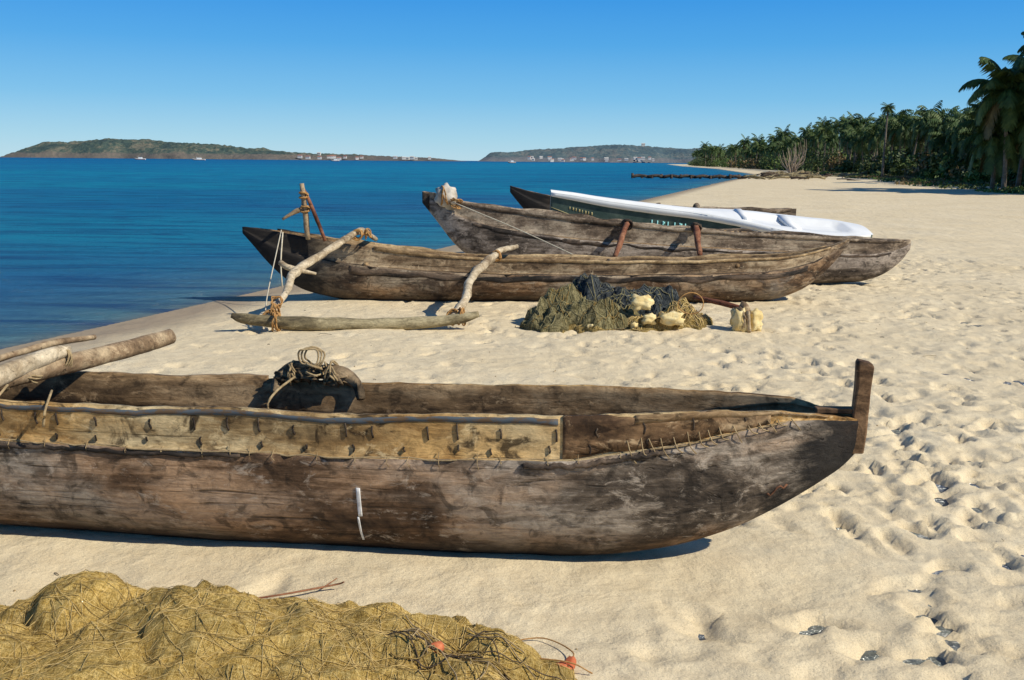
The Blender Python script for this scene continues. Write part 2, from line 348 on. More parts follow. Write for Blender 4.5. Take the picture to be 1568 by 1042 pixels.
# ------------------------------------------------------------------ boats
def herm(xs,ys,x):
    xs=np.array(xs,float); ys=np.array(ys,float); m=np.gradient(ys,xs)
    i=int(np.clip(np.searchsorted(xs,x)-1,0,len(xs)-2)); h=xs[i+1]-xs[i]; q=(x-xs[i])/h
    d=(ys[i+1]-ys[i])/h
    m0,m1=m[i],m[i+1]
    if d==0: m0=m1=0
    m0=max(-3*abs(d),min(3*abs(d),m0)); m1=max(-3*abs(d),min(3*abs(d),m1))
    return (2*q**3-3*q*q+1)*ys[i]+(q**3-2*q*q+q)*h*m0+(-2*q**3+3*q*q)*ys[i+1]+(q**3-q*q)*h*m1
class Hull:
    def __init__(s,st,dirn=1,seam=((0,.7),(10,.7)),lip=.94,pw=.8,seed=0,amp=.008,flare=.03,chip=1.0):
        s.st=st;s.d=dirn;s.seam=seam;s.lip=lip;s.pw=pw;s.seed=seed;s.amp=amp;s.fl=flare;s.chip=chip
        s.S=[q[0] for q in st]
    def kgw(s,x): return [herm(s.S,[q[j] for q in s.st],x) for j in (1,2,3)]
    def P(s,x,t,side,off=0,inner=False):
        k,g,w=s.kgw(x); w=max(w,.006); lip=s.lip
        if inner: k=min(k+.05,g-.02); w=max(w-.028,.003)
        H=g-k; Hs=H*float(np.interp(x,[a for a,b in s.seam],[b for a,b in s.seam]))
        if t<=.7:
            ph=max(0,t/.7*math.pi/2); hw=w*math.sin(ph)**s.pw; z=k+Hs*(1-math.cos(ph)**1.0)
        else:
            q=(t-.7)/.3; hw=w*lip*(1+s.fl*q); z=k+Hs+(H-Hs)*q
        n=mn.noise(Vector((x*1.3,z*3+side*5,s.seed)))*s.amp+mn.noise(Vector((x*6,z*9+side*5,s.seed+9)))*s.amp*.35
        hw=max(0,hw+n*min(1,hw/.1))
        zz=z+(mn.noise(Vector((x*2.1,side*3,s.seed+4)))*.009+mn.noise(Vector((x*9,side*3,s.seed+4)))*.006+mn.noise(Vector((x*27,side*3,s.seed+4)))*.003)*t*s.chip
        return Vector((s.d*x,side*(hw+off),zz))
    def build(s,name,mats,parent,ns=110):
        ts=[0,.06,.13,.2,.28,.36,.44,.52,.6,.66,.7,.703,.78,.86,.94,1.0]
        seq=[(-1,t) for t in ts[::-1]]+[(1,t) for t in ts[1:]]; L=s.S[-1]; n=len(seq)
        mb=MB(); V=[];F=[];MI=[]
        SS=[L*(.5-.5*math.cos(math.pi*i/(ns-1))) *.5 + .5*L*i/(ns-1) for i in range(ns)]
        for x in SS:
            for sd,t in seq: V.append(s.P(x,t,sd))
            for sd,t in seq: V.append(s.P(x,t,sd,inner=True))
        for i in range(ns-1):
            for j in range(n-1):
                a=i*2*n+j; b=a+2*n
                up=min(seq[j][1],seq[j+1][1])>=.7
                F.append((a,a+1,b+1,b)); MI.append(1 if up else 0)
                F.append((a+n,b+n,b+n+1,a+n+1)); MI.append(2)
            for j in (0,n-1):
                a=i*2*n+j; b=a+2*n; F.append((a,b,b+n,a+n)); MI.append(1)
        for i in (0,ns-1):
            for j in range(n-1):
                a=i*2*n+j; F.append((a,a+1,a+1+n,a+n)); MI.append(0)
        mb.V=[tuple(v) for v in V]; mb.F=F; mb.M=MI
        return mb.obj(name,mats,parent)
    def strip(s,x0,x1,t0,t1,off,side,th=.012,n=40,m=4,wob=.01):
        V=[];F=[]
        for o in (off,off-th):
            for i in range(n+1):
                x=x0+(x1-x0)*i/n
                for j in range(m+1):
                    tt=t0+(t1-t0)*j/m+wob*mn.noise(Vector((x*3,j*.2,s.seed)))
                    V.append(s.P(x,max(tt,.704) if t0>=.7 else tt,side,o))
        K=(n+1)*(m+1)
        for i in range(n):
            for j in range(m):
                a=i*(m+1)+j; F.append((a,a+1,a+m+2,a+m+1)); F.append((a+K,a+m+1+K,a+m+2+K,a+1+K))
        for i in range(n):
            for j in (0,m):
                a=i*(m+1)+j; F.append((a,a+m+1,a+m+1+K,a+K))
        for i in (0,n):
            for j in range(m):
                a=i*(m+1)+j; F.append((a,a+1,a+1+K,a+K))
        return V,F
    def stitches(s,mb,x0,x1,side,step=.06,r=.0028,mi=0,t0=.655,t1=.78,slant=.026):
        x=x0
        while x<x1:
            j=random.uniform(-.008,.008)
            lo_,hi=t0+random.uniform(-.015,.015),t1+random.uniform(-.02,.02); md=.69 if t0<.7 else (t0+t1)/2
            a=s.P(x+j,lo_,side,.004);m=s.P(x+slant*.5,md,side,.012 if t0<.7 else .005);b=s.P(x+slant+j,hi,side,.004)
            mb.add(*tube([a,m,b],r,4,2),mi); x+=step*random.uniform(.6,1.4)
    def line(s,mb,x0,x1,t,side,off,r,mi=0,n=60,jit=.003):
        P=[s.P(x0+(x1-x0)*i/n,t+random.uniform(-jit,jit)*2,side,off) for i in range(n+1)]
        mb.add(*tube(P,r,6,1,.15),mi)

# ---- foreground canoe
A=empty('outrigger_canoe',(1.475,4.06,-.012),(0,0,R(-6.6)))
hA=Hull([(0,.535,.66,.022),(.06,.46,.67,.045),(.15,.385,.685,.085),(.27,.30,.705,.125),(.45,.19,.715,.170),(.7,.085,.715,.225),(1.0,.02,.705,.27),(1.5,-.01,.69,.305),(2.1,-.015,.675,.315),(3,-.01,.672,.315),(4,.01,.672,.29),(5,.08,.69,.21),(5.6,.25,.73,.11),(6,.5,.79,.02)],-1,
   seam=((0,.96),(.3,.93),(.7,.80),(1.2,.735),(6,.735)),seed=1,amp=.017,pw=.92)
hA.build('hull',[M_logA,M_plankA,M_inside],A,190)
mb=MB(); mb.add(*hA.strip(.40,1.24,.715,.99,.005,-1,.011,60,4,.05)); mb.obj('patch_board',[M_patch],A)
mb=MB(); mb.add(*hA.strip(1.26,4.2,.945,.985,.003,-1,.005,90,2,.02)); mb.obj('blue_painted_strip',[M_blue],A)
mb=MB(); 
mb.add(*hA.strip(.16,.95,.93,1.0,.006,-1,.03,40,2,.02))
mb.add(*hA.strip(.3,1.3,.90,.985,.004,1,.03,50,2,.03)); mb.add(*hA.strip(2.7,5.6,.93,1.02,.006,1,.03,60,2,.03))
mb.obj('gunwale_rail',[M_inside],A)
mb=MB(); 
for sd in (-1,1):
    hA.line(mb,.32,5.5,.70,sd,.004,.0035)
    hA.stitches(mb,.28,.95,sd,.045,.0024,t0=.67,t1=.79,slant=.04); hA.stitches(mb,1.0,5.4,sd,.14,.0018,t0=.68,t1=.725,slant=.006)
mb.obj('coir_stitching',[M_rope],A)
mb=MB(); hA.stitches(mb,.5,5.3,-1,.17,.0045,t0=.84,t1=.93,slant=.004); hA.stitches(mb,.9,5.3,-1,.21,.004,t0=.74,t1=.79,slant=.003); mb.obj('tarred_pegs',[M_dark],A)
mb=MB(); hA.line(mb,.85,1.40,.683,-1,.004,.012); hA.line(mb,2.6,5,.682,-1,.002,.010); mb.obj('tarred_seam',[M_tar],A)
mb=MB(); mb.add(*hA.strip(2.10,2.109,.30,.44,.003,-1,.005,2,10,.03)); mb.add(*hA.strip(2.086,2.103,.47,.58,.003,-1,.005,3,8,.05)); mb.obj('white_paint_mark',[M_paintw],A)
mb=MB(); hA.line(mb,.31,.39,.34,-1,.0,.005,n=6,jit=.01); mb.obj('rust_stain',[M_rust],A)
V=[];prof=[(.51,-.036,.008,.018),(.55,-.040,.012,.026),(.61,-.042,.014,.031),(.69,-.042,.013,.033),(.80,-.036,.016,.035),(.886,-.040,.022,.036),(.900,-.032,.015,.029)]
for z,a,b,wd in prof:
    for (x,y) in ((a,-wd),(b,-wd),(b+.006,-wd+.012),(b+.004,wd),(a,wd),(a-.004,-wd+.012)): V.append((x+random.uniform(-.003,.003),y+random.uniform(-.003,.003),z+(.012 if x<0 and z>.87 else 0)))
F=[tuple(range(6))[::-1],tuple(36+i for i in range(6))]
for i in range(6):
    for k in range(6): F.append((i*6+k,i*6+(k+1)%6,(i+1)*6+(k+1)%6,(i+1)*6+k))
mb=MB(); mb.add(V,F); mb.add(*box((-.11,.015,.69),(.17,.05,.022),.1)); o=mb.obj('stem_post',[M_post],A,smooth=False)
bv=o.modifiers.new('bevel','BEVEL'); bv.width=.004; bv.segments=2
mb=MB()
for s_ in (1.75,3.3,4.6): mb.add(*tube([(-s_,-.26,.50),(-s_-.02,0,.51),(-s_,.26,.50)],.025,8,4,.15))
mb.obj('thwarts',[M_inside],A)
mb=MB(); 
mb.add(*tube([(-2.63,.20,.63),(-2.63,.27,.69),(-2.55,.29,.73),(-2.42,.285,.72),(-2.33,.28,.72),(-2.25,.26,.67),(-2.22,.22,.61)],[.015,.030,.034,.030,.034,.028,.014],10,5,1.0),0)
mb.add(*blob((-2.49,.25,.71),.045,3,1.1,3,3,(1.3,.8,.6)),0); mb.add(*blob((-2.35,.25,.70),.042,8,1.1,3,3,(1.3,.8,.7)),0); mb.add(*blob((-2.59,.26,.70),.038,11,1.1,3,3,(1.3,.8,.7)),0)
mb.obj('frayed_wood_cleat',[M_cleat],A)
mb=MB()
for k in range(3): 
    cx=-2.47+k*.012; P=[(cx+.048*math.cos(a),.23+.01*k+.012*math.sin(a*2),.80+.043*math.sin(a)+.006*math.sin(3*a+k)) for a in np.linspace(0,6.3,14)]
    mb.add(*tube(P,.0048,6,3))
mb.add(*helix((-2.44,.24,.74),(0.2,0,1),.03,5,.04,.005,.5)); mb.add(*helix((-2.37,.25,.72),(1,.2,.2),.042,4,.08,.005,.5)); mb.add(*helix((-2.56,.26,.72),(1,.2,.2),.040,4,.05,.005,.5))
mb.add(*tube([(-2.53,.2,.71),(-2.57,.05,.67),(-2.59,.0,.61),(-2.57,.1,.5)],.006,5,5))
mb.obj('mooring_rope_coil',[M_rope],A)
bpy.context.view_layer.update(); Ai=A.matrix_world.inverted()
def loc(inv,P): return [inv@Vector(p) for p in P]
mb=MB()
mb.add(*tube(loc(Ai,[(-1.86,5.32,.745),(-1.97,4.95,.74),(-2.12,4.6,.735),(-2.25,4.3,.73),(-2.45,3.9,.70)]),[.043,.046,.046,.045,.04],16,7,.14),1)
mb.add(*tube(loc(Ai,[(-2.10,4.62,.80),(-2.17,4.45,.785),(-2.30,4.15,.725),(-2.6,3.5,.55),(-2.95,2.9,.30),(-3.1,2.7,.12)]),[.030,.040,.048,.050,.045,.04],16,7,.18),0)
mb.add(*tube(loc(Ai,[(-2.13,5.0,.80),(-2.27,4.75,.80),(-2.40,4.4,.775)]),[.014,.018,.016],8,4,.3),1)
mb.add(*tube(loc(Ai,[(-4.6,5.6,.72),(-4.75,4.9,.73),(-5.1,3.6,.45),(-5.3,3.1,.14)]),[.04,.045,.05,.04],12,5,.2),0)
mb.obj('outrigger_arms',[M_pale,M_log2],A)
mb=MB(); mb.add(*tube(loc(Ai,[(-2.3,2.55,.12),(-3.1,2.68,.07),(-4.6,2.95,.07),(-6.0,3.25,.13)]),[.03,.08,.08,.03],12,6,.15)); mb.obj('outrigger_float',[M_float],A)
mb=MB()
for c,ax,n in (((-2.12,4.6,.765),(.35,1,0),4),((-2.16,4.5,.76),(1,-.2,0),4),((-2.27,4.3,.73),(.35,1,0),3),((-3.08,2.73,.12),(1,0,0.1),6),((-2.2,4.42,.73),(.6,.3,1),3)):
    mb.add(*helix(Ai@Vector(c),ax,.052,n,.05,.005,.15))
mb.add(*tube(loc(Ai,[(-2.0,4.22,.70),(-1.98,4.105,.64),(-1.99,4.10,.57)]),.006,5,4)); mb.add(*tube(loc(Ai,[(-2.2,4.24,.72),(-2.23,4.13,.64),(-2.22,4.12,.58)]),.006,5,4))
mb.obj('rope_lashings',[M_rope],A)

# ---- second canoe
B=empty('outrigger_canoe',(-3.27,12.08,-.01),(0,0,R(2.6)))
hB=Hull([(0,.82,.90,.015),(.12,.68,.89,.05),(.25,.52,.875,.09),(.57,.22,.83,.16),(1.05,.05,.75,.23),(1.6,0,.67,.28),(2.2,-.01,.60,.30),(3,-.01,.55,.31),(4,-.01,.525,.32),(5.5,-.01,.53,.31),(6.4,.01,.57,.26),(6.7,.08,.59,.22),(7.0,.23,.64,.155),(7.25,.46,.71,.08),(7.46,.72,.79,.015)],1,seam=((0,.6),(1,.66),(7.4,.72)),seed=21,amp=.022,lip=.90,chip=.9,pw=.9)
hB.build('hull',[M_logB,M_plankB,M_inside],B,130)
mb=MB(); mb.add(*hB.strip(1.6,7.2,.965,1.03,.010,-1,.035,90,2,.02)); mb.add(*hB.strip(.4,7.2,.95,1.03,.010,1,.035,90,2,.05)); mb.obj('gunwale_rail',[M_railB],B)
mb=MB(); mb.add(*hB.strip(1.3,6.9,.60,.69,.003,-1,.006,120,3,.06)); hB.line(mb,.6,7.1,.705,-1,.006,.008); mb.obj('tarred_seam',[M_tar],B)
mb=MB()
for s_ in (1.5,3.1,4.5,6): mb.add(*tube([(s_,-.27,.48),(s_,.27,.48)],.03,8,4,.2))
mb.obj('thwarts',[M_inside],B)
bpy.context.view_layer.update(); Bi=B.matrix_world.inverted()
mb=MB()
mb.add(*tube(loc(Bi,[(-1.72,12.5,.72),(-1.80,11.95,.86),(-1.93,11.6,.80),(-2.12,11.15,.66),(-2.35,10.7,.50),(-2.36,10.3,.33),(-2.44,9.88,.13)]),[.03,.038,.040,.036,.050,.036,.032],10,6,.5))
mb.add(*tube(loc(Bi,[(-2.52,10.75,.60),(-2.40,10.72,.54),(-2.15,10.85,.47)]),[.03,.035,.012],8,4,.3))
mb.add(*tube(loc(Bi,[(.05,12.55,.64),(-.12,11.95,.65),(-.2,11.7,.62),(-.36,11.1,.52),(-.46,10.8,.42),(-.49,10.4,.27),(-.60,10.08,.12)]),[.03,.040,.042,.054,.042,.050,.040],10,6,.5))
mb.obj('outrigger_arms',[M_pale],B)
mb=MB(); mb.add(*tube(loc(Bi,[(-2.80,9.80,.165),(-2.66,9.83,.125),(-2.2,9.86,.08),(-1.5,9.95,.06),(-.8,10.02,.08),(-.5,10.05,.12),(-.34,10.06,.16)]),[.025,.055,.065,.062,.065,.052,.030],12,6,.25)); mb.obj('outrigger_float',[M_float],B)
mb=MB()
mb.add(*tube(loc(Bi,[(-2.44,11.88,.76),(-2.46,11.86,1.1),(-2.49,11.86,1.42)]),[.032,.034,.026],8,4,.35),0)
mb.add(*tube(loc(Bi,[(-2.22,11.80,.75),(-2.35,11.84,1.08),(-2.48,11.88,1.36)]),[.02,.024,.02],8,4,.3),1)
mb.add(*tube(loc(Bi,[(-2.72,11.8,1.0),(-2.55,11.84,1.1),(-2.42,11.9,1.13)]),[.015,.03,.02],8,4,.3),0)
mb.obj('forked_mast_rest',[M_log2,M_red],B)
mb=MB()
for c,ax,n,r in (((-2.47,11.86,1.28),(0,0,1),6,.04),((-2.46,11.86,1.12),(0,0,1),4,.045),((-1.83,11.75,.83),(-.2,-1,0),7,.05),((-1.72,11.8,.84),(1,0,.3),4,.045),((-2.43,9.9,.13),(0,1,-.3),6,.065),((-2.40,9.95,.18),(1,0,.1),6,.065),((-.6,10.08,.12),(.2,1,-.3),5,.06),((-.2,11.68,.60),(-.2,-1,0),4,.05),((-2.4,10.05,.27),(0,1,-.6),3,.05),((-2.36,9.8,.10),(1,0,0),4,.075),((-.52,10.1,.12),(1,0,0),4,.07)):
    mb.add(*helix(Bi@Vector(c),ax,r,n,.07,.008,.4))
mb.obj('rope_lashings',[M_orope],B)
mb=MB(); mb.add(*tube(loc(Bi,[(-2.75,11.86,.87),(-2.74,11.5,.6),(-2.60,10.5,.3),(-2.5,9.95,.15)]),.007,5,4),0)
mb.add(*tube(loc(Bi,[(-2.72,11.8,.85),(-2.72,11.65,.5),(-2.70,11.6,.22)]),.009,5,3),0)
mb.obj('bow_rope',[M_prope],B)

# ---- third canoe
C=empty('outrigger_canoe',(-1.28,14.15,-.01),(0,0,R(2.2)))
hC=Hull([(0,1.12,1.28,.02),(.2,.87,1.25,.075),(.43,.57,1.17,.14),(.9,.25,1.08,.22),(1.5,.08,1.0,.27),(2.2,0,.92,.31),(4,0,.765,.33),(5.3,0,.69,.30),(6.0,.01,.655,.25),(6.4,.05,.635,.22),(6.75,.20,.63,.14),(6.93,.36,.635,.07),(7.03,.50,.64,.02)],1,seam=((0,.7),(7,.68)),seed=31,amp=.022,lip=.90,chip=.9,pw=.9)
hC.build('hull',[M_logC,M_plankC,M_inside],C,120)
mb=MB(); mb.add(*hC.strip(.1,6.9,.96,1.03,.012,-1,.04,90,2,.02)); mb.add(*hC.strip(.2,6.9,.95,1.04,.014,1,.04,90,2,.05))
mb.obj('gunwale_rail',[M_plankC],C)
mb=MB(); mb.add(*hC.strip(.0,.10,.05,.98,.012,-1,.02,5,12,0)); mb.add(*hC.strip(.7,6.7,.655,.695,.003,-1,.006,120,2,.04)); mb.obj('tarred_seam',[M_tar],C)
bpy.context.view_layer.update(); Ci=C.matrix_world.inverted()
mb=MB()
mb.add(*tube(loc(Ci,[(1.75,14.6,.78),(1.60,13.95,.86),(1.50,13.65,.72),(1.36,13.2,.46)]),[.035,.040,.045,.034],9,4,.4))
mb.add(*tube(loc(Ci,[(2.65,14.6,.73),(2.55,13.95,.82),(2.52,13.65,.70),(2.50,13.3,.48)]),[.035,.040,.045,.034],9,4,.4))
mb.obj('outrigger_arms',[M_red],C)
mb=MB(); mb.add(*helix(Ci@Vector((1.59,13.92,.85)),(-.1,-1,-.3),.055,6,.08,.01,.4)); mb.add(*helix(Ci@Vector((2.55,13.92,.81)),(-.1,-1,-.3),.055,6,.08,.01,.4))
mb.obj('arm_lashings',[M_dark],C)
mb=MB(); mb.add(*helix(Ci@Vector((-.96,13.98,1.22)),(1,0,.1),.12,4,.12,.008,.2)); mb.add(*helix(Ci@Vector((-.80,13.95,1.12)),(.3,0,1),.07,5,.12,.008,.4)); mb.obj('rope_lashings',[M_orope],C)
mb=MB(); mb.add(*tube(loc(Ci,[(-.85,13.9,1.14),(.1,13.5,.78),(1.0,13.1,.40)]),.007,5,6)); mb.obj('mooring_line',[M_prope],C)
mb=MB(); mb.add(*blob((.34,-.15,1.225),.15,4,.35,2.2,3,(1,.8,1.05))); mb.add(*blob((.40,-.1,1.12),.1,6,.35,2.2,2,(1,.8,1))); mb.obj('foam_fender',[M_grey],C)

# ---- white painted boat
Dd=empty('white_rowing_boat',(.58,16.2,-.01),(R(11),0,R(3.5)))
hD=Hull([(0,.72,1.25,.04),(.3,.5,1.215,.06),(.8,.25,1.14,.085),(1.6,.05,1.04,.12),(2.4,0,.95,.18),(3.1,0,.87,.42),(3.5,0,.81,.55),(4.4,0,.71,.58),(4.9,.1,.68,.48),(5.2,.32,.66,.30)],1,seam=((0,.5),(6,.55)),seed=41,amp=.003,lip=.97,chip=.2)
hD.build('hull',[M_dteal,M_teal,M_white],Dd,70)
V=[];F=[]; n=60;m=10
for i in range(n+1):
    x=.0+5.2*i/n; a=hD.P(x,1,-1,.03); b=hD.P(x,1,1,.03)
    for j in range(m+1):
        q=j/m; p=a.lerp(b,q); dip=(math.sin(math.pi*q))*.03
        if 3.2<x<4.8 and .2<q<.8: dip=-.05
        V.append((p.x,p.y,p.z+.012+dip))
for i in range(n):
    for j in range(m): a=i*(m+1)+j; F.append((a,a+1,a+m+2,a+m+1))
mb=MB(); mb.add(V,F); mb.add(*hD.strip(0,5.15,.945,1.02,.028,-1,.03,60,2,0)); mb.add(*hD.strip(3.0,5.15,.82,.945,.016,-1,.02,40,2,0)); mb.add(*box((3.12,0,.90),(.12,.6,.06))); mb.add(*box((3.9,0,.77),(.14,.9,.05)))
o=mb.obj('white_deck',[M_white],Dd); 
mb=MB()
for k,(x0,ww) in enumerate([(1.62,.05),(1.71,.05),(1.80,.04),(1.88,.06),(1.99,.04),(2.07,.05),(2.16,.04)]):
    mb.add(*hD.strip(x0,x0+.018,.76,.88,.008,-1,.006,1,2,0)); 
    mb.add(*hD.strip(x0,x0+ww,.75+.05*(k%3),.775+.05*(k%3),.008,-1,.006,2,1,0))
mb.obj('painted_name',[M_cyan],Dd)
mb=MB()
for k in range(8): mb.add(*hD.strip(.30+k*.05,.315+k*.05+.008*(k%2),.815,.85,.006,-1,.006,1,2,0))
mb.add(*hD.strip(.0,.9,.74,.75,.006,-1,.006,8,1,0)); mb.obj('registration_lettering',[M_yellow],Dd)

# ---- rear canoe
E=empty('wooden_canoe',(-.06,18.4,-.01),(0,0,R(2)))
hE=Hull([(0,1.15,1.27,.02),(.25,.85,1.20,.09),(.6,.5,1.12,.16),(1.2,.15,1.0,.24),(2.5,.02,.90,.3),(4,.05,.86,.28),(4.9,.25,.86,.16),(5.3,.6,.89,.03)],1,seed=51,amp=.012)
hE.build('hull',[M_logE,M_logE,M_inside],E,70)
mb=MB(); mb.add(*hE.strip(.8,5.2,.93,1.04,.02,-1,.05,60,2,.03)); mb.add(*hE.strip(.8,5.2,.93,1.04,.02,1,.05,60,2,.03))
for x in (1.9,2.7,3.4): mb.add(*blob((x,-.2,.93),.06,int(x*9),.4,2,2))
mb.obj('gunwale_rail',[M_plankC],E)

# ------------------------------------------------------------------ nets
def netmat(name,c1,c2,c3,sc=1.0,rot=.7,vd=.6):
    t=NT(name,.95); t.b.inputs['Specular IOR Level'].default_value=.1
    fl=t.noise(t.mp((4*sc,4*sc,4*sc)),1.0,5,1.5,.6)
    s1=t.noise(t.mp((7*sc,48*sc,20*sc),rot=(0,0,rot)),1.0,6,2.5,.65)
    s2=t.noise(t.mp((52*sc,8*sc,20*sc),rot=(0,0,rot)),1.0,6,2.5,.65)
    fi=t.noise(t.mp((1,1,1)),240*sc,3,0,.8); vo=t.voro(t.mp((1,1,1)),130*sc,'DISTANCE_TO_EDGE')
    f=t.math('ADD',t.math('MULTIPLY',s1,.5),t.math('MULTIPLY',s2,.5))
    c=t.ramp(f,[(.36,c1),(.46,c2),(.59,c3)])
    c=t.mix(.7,c,t.ramp(fl,[(.3,.55),(.7,1.3)]),'MULTIPLY')
    c=t.mix(t.ramp(vo,[(.05,0),(.35,vd)]),c,c1)
    c=t.mix(.5,c,t.ramp(fi,[(.3,.5),(.7,1.5)]),'MULTIPLY')
    t.col(c); b1=t.bump(f,.9,.035/sc); t.bump(fi,.7,.006,b1); return t.m
def netheap(name,lobes,step,fold,foldfreq,mats,nth,thr,parent=None,seed=0,th_len=.5,hv=(.001,.006)):
    x0=min(l[0]-l[2] for l in lobes)-.1;x1=max(l[0]+l[2] for l in lobes)+.1;y0=min(l[1]-l[3] for l in lobes)-.1;y1=max(l[1]+l[3] for l in lobes)+.1
    gx=np.arange(x0,x1,step);gy=np.arange(y0,y1,step); GX,GY=np.meshgrid(gx,gy)
    def hf(GX,GY,raw=False):
        wx=GX+.09*fbm(GX/.22+seed,GY/.22,3); wy=GY+.09*fbm(GX/.22,GY/.22+5+seed,3)
        h=np.full(np.shape(GX),0.0)
        for (cx,cy,rx,ry,hh) in lobes:
            r=((wx-cx)/rx)**2+((wy-cy)/ry)**2; h=np.maximum(h,hh*np.clip(1-r,0,1)**.55)+0.0
            h=h+.25*hh*np.exp(-r*3)*(r<1)
        if raw: return h
        edge=np.clip(h/.06,0,1)
        ux=GX+.12*fbm(GX*3+seed,GY*3,2); uy=GY+.12*fbm(GX*3,GY*3+seed,2)
        a=fbm(ux*foldfreq*.5+2*uy+seed,uy*foldfreq*1.8,2); b=fbm(ux*foldfreq*1.5-uy*3,uy*foldfreq*.6+seed*2,2)
        rid=(1-np.abs(a)*2.4)*.6+(1-np.abs(b)*2.4)*.4
        fine=fbm(GX*foldfreq*5,GY*foldfreq*5+seed,3)
        return np.where(h>0.002,h+edge*(fold*rid+fold*.35*fine),-.06)
    GZ=hf(GX,GY)
    ny_,nx_=GX.shape; V=np.stack([GX,GY,GZ],-1).reshape(-1,3)
    mb=MB(); F=[]
    for j in range(ny_-1):
        for i in range(nx_-1):
            if max(GZ[j,i],GZ[j+1,i],GZ[j,i+1],GZ[j+1,i+1])>-.05:
                a=j*nx_+i; F.append((a,a+1,a+nx_+1,a+nx_))
    mb.add(V.tolist(),F,0); 
    o=mb.obj(name,[mats[0]],parent,recalc=False)
    tb=MB()
    for k in range(nth):
        l=random.choice(lobes); px=l[0]+random.uniform(-1,1)*l[2]*.9; py=l[1]+random.uniform(-1,1)*l[3]*.9
        a=random.uniform(0,6.28); P=[]; L=random.randint(8,int(20*th_len/.5)+8); cur=random.uniform(-.12,.12); hvv=random.uniform(*hv)
        pxs=[];pys=[]
        for i in range(L):
            pxs.append(px);pys.append(py); px+=math.cos(a)*.03; py+=math.sin(a)*.03; a+=cur+random.uniform(-.22,.22)
        hz=hf(np.array(pxs),np.array(pys)); raw=hf(np.array(pxs),np.array(pys),True)
        for i in range(L):
            if raw[i]<.012: break
            P.append((pxs[i],pys[i],max(hz[i],.004)+hvv+.002*math.sin(i*.9+k)))
        if len(P)>3: tb.add(*tube(P,thr*random.uniform(.6,1.3),3,1),0 if k%3 else 1)
    tb.obj('loose_net_cords',[mats[1],mats[2]],parent or o)
    return o,hf
M_net=netmat('golden_fishing_net',(.20,.12,.03),(.55,.365,.10),(.80,.585,.22),vd=.45)
M_netc=plain('net_cord_light',(.50,.35,.12),(.70,.53,.24),20,.95); M_netd=plain('net_cord_dark',(.20,.13,.04),(.36,.25,.09),20,.95)
net,hf=netheap('fishing_net',[(-1.50,3.36,.36,.24,.165),(-1.05,3.20,.62,.38,.155),(-.50,3.06,.64,.38,.125),(-2.0,2.95,.75,.55,.10),(-.08,2.92,.42,.32,.055),(-1.3,2.75,1.1,.5,.14)],.009,.030,3.6,(M_net,M_netc,M_netd),520,.0010,seed=3)
mb=MB()
for k in range(34):
    px=random.uniform(-.40,.0);py=random.uniform(2.95,3.2); a=random.uniform(-1.0,.6);P=[]; cur=random.uniform(-.25,.25)
    for i in range(random.randint(5,11)):
        z=max(float(hf(np.array([px]),np.array([py]))[0]),.008)+.006+.012*abs(math.sin(i*.6+k)); P.append((px,py,z)); px+=math.cos(a)*.03;py+=math.sin(a)*.03;a+=cur
    mb.add(*tube(P,.0022,5,3),k%3)
mb.obj('frayed_net_ropes',[M_rope,M_netd,M_dark],net)
def nfloat(x,y,a,z=None):
    if z is None: z=max(float(hf(np.array([x]),np.array([y]))[0]),0)+.006
    mb=MB(); P=[(x+math.cos(a)*q,y+math.sin(a)*q,z+q*.2) for q in (-.032,-.028,-.015,0,.015,.028,.032)]
    V,F=tube(P,[.007,.014,.018,.020,.018,.014,.007],14,2,.4); mb.add(V,F)
    mb.obj('net_float',[M_ofloat],net)
nfloat(-.245,3.02,.5); nfloat(.165,3.11,.1,.020); nfloat(.205,3.13,1.2,.020)
mb=MB(); mb.add(*tube([(.16,3.07,.03),(.05,3.15,.02),(.0,3.28,.015),(.12,3.33,.015),(.22,3.22,.02),(.2,3.1,.03)],.0026,5,6)); mb.add(*tube([(-.1,3.1,.06),(.05,3.12,.05),(.2,3.10,.045),(.28,3.09,.01)],.0026,5,6)); mb.add(*tube([(-.2,3.2,.05),(.0,3.2,.03),(.1,3.12,.03),(.17,3.05,.01)],.0022,5,6)); mb.obj('float_rope',[M_orope],net)

# middle net pile
NP=empty('fishing_net_pile')
M_ol=netmat('olive_net',(.06,.055,.025),(.19,.165,.08),(.36,.31,.16),.35); M_nv=netmat('navy_net',(.010,.014,.018),(.045,.056,.064),(.13,.145,.145),.35); M_oc=netmat('ochre_net',(.10,.07,.022),(.30,.21,.07),(.46,.34,.14),.35)
olc=plain('olive_cord',(.20,.18,.09),(.33,.29,.15)); nvc=plain('navy_cord',(.03,.04,.045),(.13,.14,.14))
netheap('olive_net_heap',[(.52,10.50,.38,.30,.27),(.82,10.35,.42,.3,.20),(.35,10.25,.28,.25,.09),(1.2,10.3,.3,.2,.15)],.016,.07,3.5,(M_ol,olc,M_netd),170,.004,NP,1,hv=(.002,.012))
netheap('navy_net_heap',[(.80,10.85,.40,.34,.36),(1.15,10.65,.32,.30,.26),(1.50,10.75,.36,.30,.31)],.016,.07,3.5,(M_nv,nvc,olc),170,.004,NP,2,hv=(.002,.012))
netheap('ochre_net_heap',[(1.80,10.45,.26,.28,.20),(1.45,10.2,.45,.2,.08),(.95,10.15,.55,.2,.05)],.016,.06,3.5,(M_oc,M_netc,M_rope),190,.004,NP,5,hv=(.002,.012))
mb=MB()
